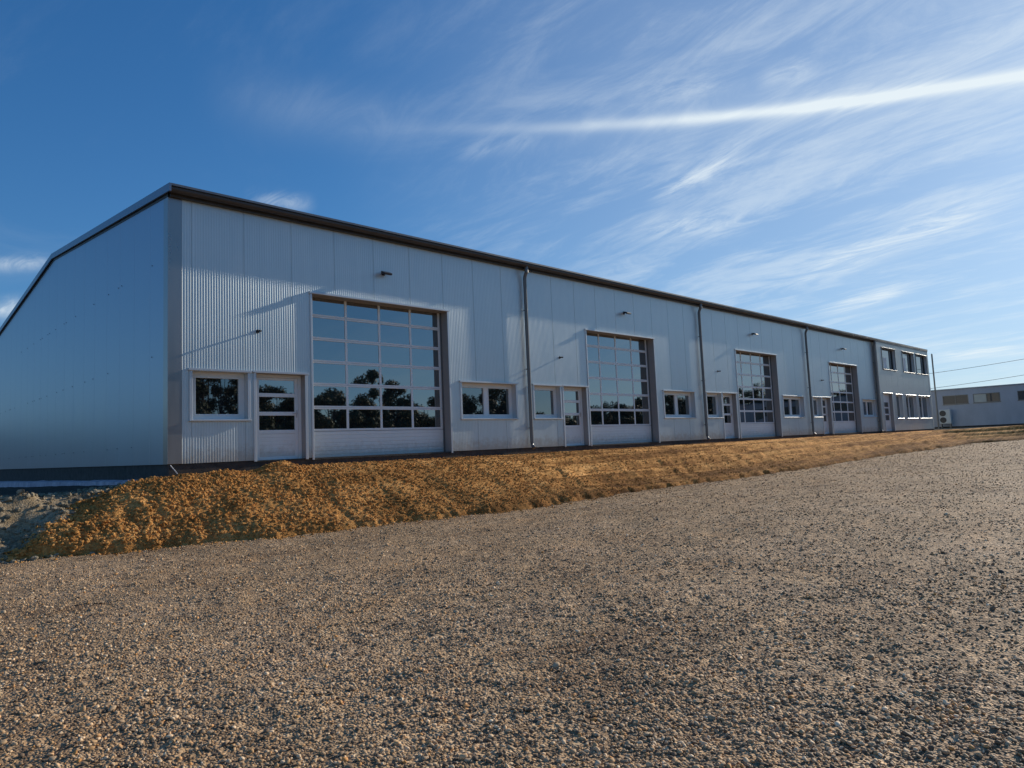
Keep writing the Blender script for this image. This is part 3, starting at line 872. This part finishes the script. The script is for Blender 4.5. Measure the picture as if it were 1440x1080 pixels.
# ------------------------------------------------------------------ low building on the right
lb = empty('low_building', (70, 15, 0))
tag(lb, 'low flat roofed pale grey building with strip windows behind the hall', 'building')
def lpart(mb, name, mats, parent=lb, smooth=False):
    mb.v = [(v[0]-70, v[1]-15, v[2]) for v in mb.v]
    return mb.build(name, mats, parent, smooth)
LY0, LY1, LZ = -6, 42, 3.32
wins = []
yy = 17.2
for a_, b_ in ((24.5, 22.55), (22.2, 20.25), (17.2, 15.25), (14.9, 12.95), (11.75, 9.8), (9.45, 7.5), (6.3, 4.35), (4.0, 2.05), (0.9, -1.05), (-1.4, -3.35)):
    wins.append((b_, a_))
mb = MB()
edges = sorted([LY0, LY1]+[w for ab in wins for w in ab])
for a_, b_ in zip(edges[:-1], edges[1:]):
    inw = any(abs(a_-w[0]) < 1e-6 for w in wins)
    if inw:
        mb.quad((70, b_, .0), (70, a_, .0), (70, a_, 2.04), (70, b_, 2.04)); mb.quad((70, b_, 2.82), (70, a_, 2.82), (70, a_, LZ), (70, b_, LZ))
    else: mb.quad((70, b_, .0), (70, a_, .0), (70, a_, LZ), (70, b_, LZ))
mb.quad((82, LY0, 0), (82, LY1, 0), (82, LY1, LZ), (82, LY0, LZ)); mb.quad((70, LY0, 0), (82, LY0, 0), (82, LY0, LZ), (70, LY0, LZ))
mb.quad((82, LY1, 0), (70, LY1, 0), (70, LY1, LZ), (82, LY1, LZ))
lpart(mb, 'wall', M['render'])
mb = MB(); mb.box(69.93, 82.07, LY0-.07, LY1+.07, LZ, LZ+.10, bev=.01); lpart(mb, 'roof', M['verge'])
mb = MB(); mb.box(69.96, 82.04, LY0-.04, LY1+.04, -.5, .12); lpart(mb, 'plinth', M['plinth'])
for a_, b_ in wins:
    mid = (a_+b_)/2
    mb = MB(); w = .05
    mb.box(70.0, 70.08, a_, a_+w, 2.04, 2.82); mb.box(70.0, 70.08, b_-w, b_, 2.04, 2.82)
    mb.box(70.001, 70.079, mid-w/2, mid+w/2, 2.09, 2.77); mb.box(70.002, 70.078, a_+w, b_-w, 2.04, 2.09); mb.box(70.002, 70.078, a_+w, b_-w, 2.77, 2.82)
    mb.box(69.95, 70.0, a_-.05, b_+.05, 2.0, 2.035)
    f = lpart(mb, 'window', M['pipe'])
    mb = MB(); mb.quad((70.05, mid, 2.05), (70.05, a_+w, 2.05), (70.05, a_+w, 2.81), (70.05, mid, 2.81))
    lpart(mb, 'pane', M['dimglass'], f)
    mb = MB(); mb.quad((70.052, b_-w, 2.05), (70.052, mid, 2.05), (70.052, mid, 2.81), (70.052, b_-w, 2.81))
    lpart(mb, 'blind', M['blind'] if abs(a_-12.95) < .1 else M['dimglass'], f)

# outdoor air conditioning unit standing in front of it
ac = empty('air_conditioner', (69.5, 17.0, 0))
tag(ac, 'pale outdoor air conditioning unit with two stacked dark fans by the low building', 'air conditioner')
def apart(mb, name, mats, parent=ac, smooth=False):
    mb.v = [(v[0]-69.5, v[1]-17.0, v[2]) for v in mb.v]
    return mb.build(name, mats, parent, smooth)
mb = MB(); mb.box(69.36, 69.74, 16.55, 17.42, .36, 1.62, bev=.03); apart(mb, 'casing', M['acwhite'])
for z in (.70, 1.28):
    mb = MB(); mb.tube([(69.362, 17.14, z), (69.345, 17.14, z)], .25, 24); f = apart(mb, 'fan', M['darkbit'], smooth=True)
    mb = MB()
    for r_ in (.06, .12, .18, .24):
        pts = [(69.338, 17.14+r_*math.cos(t*math.pi/12), z+r_*math.sin(t*math.pi/12)) for t in range(25)]
        mb.tube(pts, .004, 5, cap=False)
    apart(mb, 'grille', M['pipe'], f)
mb = MB(); mb.box(69.4, 69.7, 16.6, 16.68, .0, .36); mb.box(69.4, 69.7, 17.28, 17.36, .0, .36); apart(mb, 'stand', M['pipe'])

# power lines in the right hand sky, strung between poles beyond the picture
def wire(name, a_, b_, sag, label, r=.026):
    mb = MB(); a_, b_ = Vector(a_), Vector(b_); pts = []
    for i in range(41):
        t = i/40; p = a_.lerp(b_, t); p.z -= sag*4*t*(1-t); pts.append(p)
    mb.tube(pts, r, 5)
    o = mb.build(name, M['pipe']); tag(o, label, 'power line', 'power lines beyond the low building')
    return o
def ln(y, y0, z0, y1, z1): return z0+(z1-z0)*(y-y0)/(y1-y0)
for y0, z0, y1, z1, lab in ((27.8, 7.8, 17.4, 8.55, 'upper power line in the pale sky right of the hall'),
                            (27.6, 5.7, 17.5, 6.5, 'lower power line just above the flat roof on the right')):
    wire('power_line', (112, 40, ln(40, y0, z0, y1, z1)+.6), (108, 0, ln(0, y0, z0, y1, z1)+.6), .75, lab)

# ------------------------------------------------------------------ wood across the yard (seen mirrored in the glass)
def wood(trees, name, label):
    TV = []; TF = []; n0 = 0
    tr = MB()
    for (tx, ty, h, w) in trees:
        zb = -1.2
        tr.tube([(tx, ty, zb), (tx+.1, ty, zb+h*.35), (tx-.1, ty+.1, zb+h*.75)], [.22, .16, .05], 7)
        nb = 9
        cl = []
        for i in range(nb):
            a_ = rng.uniform(0, 6.28); rr_ = w*rng.uniform(.05, .62); zz = zb+h*rng.uniform(.16, .86)
            cl.append((tx+rr_*math.cos(a_), ty+rr_*math.sin(a_), zz, w*rng.uniform(.28, .5)))
            tr.tube([(tx, ty, zb+h*.3), (cl[-1][0], cl[-1][1], zz)], [.08, .02], 5)
        for (cx_, cy_, cz_, cr) in cl:
            k = 300
            d = rng.normal(0, 1, (k, 3)); d /= np.linalg.norm(d, axis=1)[:, None]
            rad = cr*(rng.random(k)**.45)
            c_ = np.array([cx_, cy_, cz_])+d*rad[:, None]*np.array([1, 1, .85])
            u = rng.normal(0, 1, (k, 3)); u /= np.linalg.norm(u, axis=1)[:, None]
            v = np.cross(u, d); v /= (np.linalg.norm(v, axis=1)[:, None]+1e-6)
            s_ = rng.uniform(.14, .30, k)[:, None]
            q = np.stack([c_-u*s_, c_-v*s_*.6, c_+u*s_, c_+v*s_*.6], 1).reshape(-1, 3)
            TV.append(q); TF.append(np.arange(n0, n0+4*k).reshape(-1, 4)); n0 += 4*k
    V_ = np.vstack(TV); F_ = np.vstack(TF)
    # branches joined into the same object
    bv = np.array(tr.v); bf4 = np.array([f for f in tr.f if len(f) == 4])
    F_ = np.vstack([F_, bf4+len(V_)]); mi = np.concatenate([np.zeros(len(F_)-len(bf4), int), np.ones(len(bf4), int)])
    o = np_mesh(name, np.vstack([V_, bv]), F_, [M['leaf'], M['bark']], mi=mi)
    return tag(o, label, 'wood', kind='stuff')
trees = []
x = 12.0
def hgt(x):
    T = np.array([(0, 11), (24, 14.5), (32, 13), (35.5, 10), (38.5, 7.2), (42, 8.6), (47, 9.6), (52, 11.8), (56, 9.4), (60, 9.2), (64, 6.6), (68, 9.0),
                  (72, 11), (76, 8.0), (79, 5.2), (92, 5.4), (98, 8.8), (108, 9.8), (118, 11.5), (130, 11), (150, 13), (200, 15), (260, 16)])
    return float(ip(T, x))
while x < 250:
    for row in range(2):
        trees.append((x+rng.uniform(-1, 1), -58-row*5+rng.uniform(-1.5, 1.5), (hgt(x/1.17)*1.17+1.0)*rng.uniform(.88, 1.04), 3.0+x*.006))
    x += 2.9+x*.018
x = 14.0
while x < 250:
    trees.append((x, -55+rng.uniform(-1, 1), rng.uniform(5.6, 7.4)*(1+x*.003)*(.75 if 90 < x < 109 else 1), 2.6+x*.004)); x += 2.4+x*.012
wood(trees, 'wood', 'dark green wood across the yard mirrored in the door glass')
trees = []
for i in range(34):
    trees.append((3-i*3.6+rng.uniform(-1, 1), 150+i*1.0+rng.uniform(-4, 4), rng.uniform(8.5, 10.5), 4.6))
wood(trees, 'wood', 'low dark wood far behind the hall mirrored in its gable')

# ------------------------------------------------------------------ sky, sun
SUN = Vector((1.7, -.115, .66)).normalized()
el = math.asin(SUN.z); azs = math.atan2(SUN.y, SUN.x)
w = bpy.data.worlds.new('World'); sc.world = w; w.use_nodes = True
nt = w.node_tree; nt.nodes.clear()
out = N(nt, 'ShaderNodeOutputWorld'); bg = N(nt, 'ShaderNodeBackground'); nt.links.new(bg.outputs[0], out.inputs[0])
sky = N(nt, 'ShaderNodeTexSky', sky_type='NISHITA'); sky.sun_disc = False
sky.sun_elevation = el; sky.sun_rotation = math.pi/2-azs
sky.altitude = 100; sky.air_density = 1.0; sky.dust_density = .35; sky.ozone_density = 3.0
tc = N(nt, 'ShaderNodeTexCoord'); Dv = tc.outputs['Generated']
nrm = N(nt, 'ShaderNodeVectorMath', operation='NORMALIZE'); nt.links.new(Dv, nrm.inputs[0]); Dn = nrm.outputs[0]
def dotv(v):
    n = N(nt, 'ShaderNodeVectorMath', operation='DOT_PRODUCT'); nt.links.new(Dn, n.inputs[0]); n.inputs[1].default_value = v
    return n.outputs['Value']
# planar cloud layer coordinates
sx = N(nt, 'ShaderNodeSeparateXYZ'); nt.links.new(Dn, sx.inputs[0])
zz = mth(nt, 'ADD', mth(nt, 'MAXIMUM', sx.outputs[2], 0.0), .10)
cmb = N(nt, 'ShaderNodeCombineXYZ')
nt.links.new(mth(nt, 'DIVIDE', sx.outputs[0], zz), cmb.inputs[0]); nt.links.new(mth(nt, 'DIVIDE', sx.outputs[1], zz), cmb.inputs[1])
def stretched(ang, s1, s2, scale, detail, rough, dist=0.0):
    mp = N(nt, 'ShaderNodeMapping'); mp.inputs['Rotation'].default_value = (0, 0, RAD(ang)); 
    nt.links.new(cmb.outputs[0], mp.inputs['Vector'])
    mp2 = N(nt, 'ShaderNodeMapping'); mp2.inputs['Scale'].default_value = (s1, s2, 1); nt.links.new(mp.outputs[0], mp2.inputs['Vector'])
    return noise(nt, mp2.outputs[0], scale, detail, rough, dist)
def rng_map(v, a_, b_, c_=0.0, d_=1.0, smooth=True):
    n = N(nt, 'ShaderNodeMapRange'); n.interpolation_type = 'SMOOTHSTEP' if smooth else 'LINEAR'
    nt.links.new(v, n.inputs[0]); n.inputs[1].default_value = a_; n.inputs[2].default_value = b_; n.inputs[3].default_value = c_; n.inputs[4].default_value = d_
    return n.outputs[0]
wisps = stretched(-92, .6, 1.5, 1.0, 10, .64, 1.3)
fine = stretched(-86, 1.0, 3.0, 2.0, 12, .70, 1.5)
sunward = rng_map(dotv((0.93, .12, .30)), .62, 1.0)
veil = mth(nt, 'MULTIPLY', rng_map(mth(nt, 'ADD', mth(nt, 'MULTIPLY', wisps, .6), mth(nt, 'MULTIPLY', fine, .4)), .44, .66), sunward)
total = mth(nt, 'ADD', mth(nt, 'MULTIPLY', veil, .29), mth(nt, 'MULTIPLY', sunward, .17))
total = mth(nt, 'ADD', total, mth(nt, 'MULTIPLY', rng_map(wisps, .45, .75), .05))
def streak(p, w_, amp, ragged=.5, ends=.12, arc=False, ramp_end=False):
    """a soft band through three sky directions: cirrus wisps and the painted flare arc"""
    global total
    P0, P1, P2 = [Vector(q).normalized() for q in p]
    n = ((P1-P0).cross(P2-P0) if arc else P0.cross(P2)).normalized(); k = n.dot(P0) if arc else n.dot((P0+P1+P2)/3)
    d = mth(nt, 'SUBTRACT', dotv(tuple(n)), k)
    d = mth(nt, 'ADD', d, mth(nt, 'MULTIPLY', mth(nt, 'SUBTRACT', fine, .5), w_*1.6*ragged))
    g = mth(nt, 'DIVIDE', d, w_); g = mth(nt, 'POWER', 2.718, mth(nt, 'MULTIPLY', mth(nt, 'MULTIPLY', g, g), -1))
    ax = (P2-P0); L = ax.length; ax.normalize(); s0 = ax.dot(P0)
    s = mth(nt, 'DIVIDE', mth(nt, 'SUBTRACT', dotv(tuple(ax)), s0), L)
    if ramp_end: e = rng_map(s, -.15, .9)
    else: e = mth(nt, 'MULTIPLY', rng_map(s, -ends, .35), mth(nt, 'SUBTRACT', 1, rng_map(s, .65, 1+ends)))
    tex = mth(nt, 'ADD', 1-ragged, mth(nt, 'MULTIPLY', rng_map(fine, .35, .65), ragged))
    front = rng_map(dotv(tuple(P1)), .3, .6)
    total = mth(nt, 'ADD', total, mth(nt, 'MULTIPLY', mth(nt, 'MULTIPLY', mth(nt, 'MULTIPLY', g, e), mth(nt, 'MULTIPLY', tex, front)), amp))
streak([(0.5558, 0.7121, 0.4289), (0.8026, 0.4289, 0.4146), (0.9175, 0.1175, 0.3799)], .0072, .72, .0, arc=True, ramp_end=True)  # bright arc, probably lens flare, painted into the sky
streak([(0.5558, 0.7121, 0.4289), (0.8026, 0.4289, 0.4146), (0.9175, 0.1175, 0.3799)], .03, .16, .2, arc=True, ramp_end=True)  # soft glow around the same painted arc
streak([(0.7911, 0.5218, 0.3193), (0.8181, 0.4529, 0.3545), (0.8404, 0.3922, 0.3739)], .010, .45, .8)
streak([(0.8973, 0.3941, 0.1987), (0.9431, 0.2423, 0.2279), (0.9548, 0.1338, 0.2653)], .016, .50, .7)
streak([(0.9204, 0.3602, 0.1521), (0.9354, 0.3108, 0.1686), (0.951, 0.2572, 0.1714)], .010, .45, .8)
streak([(0.8129, 0.3727, 0.4476), (0.8231, 0.3448, 0.4513), (0.8436, 0.3104, 0.4382)], .014, .45, .9)
streak([(0.744, 0.497, 0.4467), (0.7797, 0.4333, 0.4521), (0.8135, 0.3731, 0.4461)], .012, .22, .9)
streak([(0.1274, 0.9648, 0.2299), (0.1468, 0.9602, 0.2378), (0.1672, 0.957, 0.2368)], .008, .45, .7, ends=.5)
streak([(0.1298, 0.9754, 0.1779), (0.1361, 0.9733, 0.1849), (0.146, 0.9714, 0.1874)], .008, .7, .5, ends=.6)
streak([(0.3769, 0.8648, 0.3319), (0.4241, 0.8395, 0.3398), (0.4497, 0.8296, 0.3309)], .010, .35, .9)
streak([(0.5927, 0.6982, 0.4015), (0.6493, 0.6446, 0.4036), (0.673, 0.6127, 0.4142)], .010, .14, .7)
streak([(0.7774, 0.5554, 0.2953), (0.821, 0.4922, 0.2893), (0.8677, 0.4135, 0.2759)], .016, .20, .9)
streak([(0.9665, 0.2409, 0.0882), (0.977, 0.1949, 0.0866), (0.9843, 0.1545, 0.0853)], .006, .45, .6, ends=.3)
streak([(0.3196, 0.8335, 0.4507), (0.4373, 0.7837, 0.4411), (0.5558, 0.7121, 0.4289)], .035, .10, .4)
fac = mth(nt, 'MINIMUM', total, .92)
# deeper blue than the clean model sky
hsv = N(nt, 'ShaderNodeHueSaturation'); hsv.inputs['Saturation'].default_value = 1.13; 
# soft shoulder so the part of the sky next to the sun keeps its blue
def shoulder(c, a, gain):
    sp = N(nt, 'ShaderNodeSeparateColor'); nt.links.new(c, sp.inputs[0]); cb = N(nt, 'ShaderNodeCombineColor')
    for i in range(3):
        x = sp.outputs[i]
        nt.links.new(mth(nt, 'MULTIPLY', mth(nt, 'DIVIDE', mth(nt, 'MULTIPLY', x, a), mth(nt, 'ADD', x, a)), gain[i]), cb.inputs[i])
    return cb.outputs[0]
nt.links.new(shoulder(sky.outputs[0], 12.5, (.82, 1.09, 1.42)), hsv.inputs['Color'])
CL = 8.6
col = mixc(nt, fac, hsv.outputs[0], (CL*.90, CL*.99, CL*1.03))
nt.links.new(col, bg.inputs[0]); bg.inputs[1].default_value = .10

sl = bpy.data.lights.new('sun', 'SUN'); sl.energy = 4.0; sl.angle = RAD(.55); sl.color = (1, .90, .76)
so = bpy.data.objects.new('sun', sl); COL.objects.link(so); so.rotation_euler = SUN.to_track_quat('Z', 'Y').to_euler(); so.location = SUN*50

# ------------------------------------------------------------------ camera
cam = bpy.data.cameras.new('camera'); co = bpy.data.objects.new('camera', cam); COL.objects.link(co)
r_ = Vector((0.71703163, -0.69575331, -0.04234351)); u_ = Vector((-0.03139138, -0.09291795, 0.9951788)); f_ = Vector((0.69633341, 0.71224546, 0.08846576))
co.matrix_world = Matrix(((r_.x, u_.x, -f_.x, 0), (r_.y, u_.y, -f_.y, 0), (r_.z, u_.z, -f_.z, .09), (0, 0, 0, 1)))
cam.sensor_width = 36; cam.lens = 972.24/1440*36; cam.clip_start = .05; cam.clip_end = 8000
sc.camera = co
sc.view_settings.view_transform = 'Standard'; sc.view_settings.look = 'None'; sc.view_settings.exposure = 0.13; sc.view_settings.gamma = 1
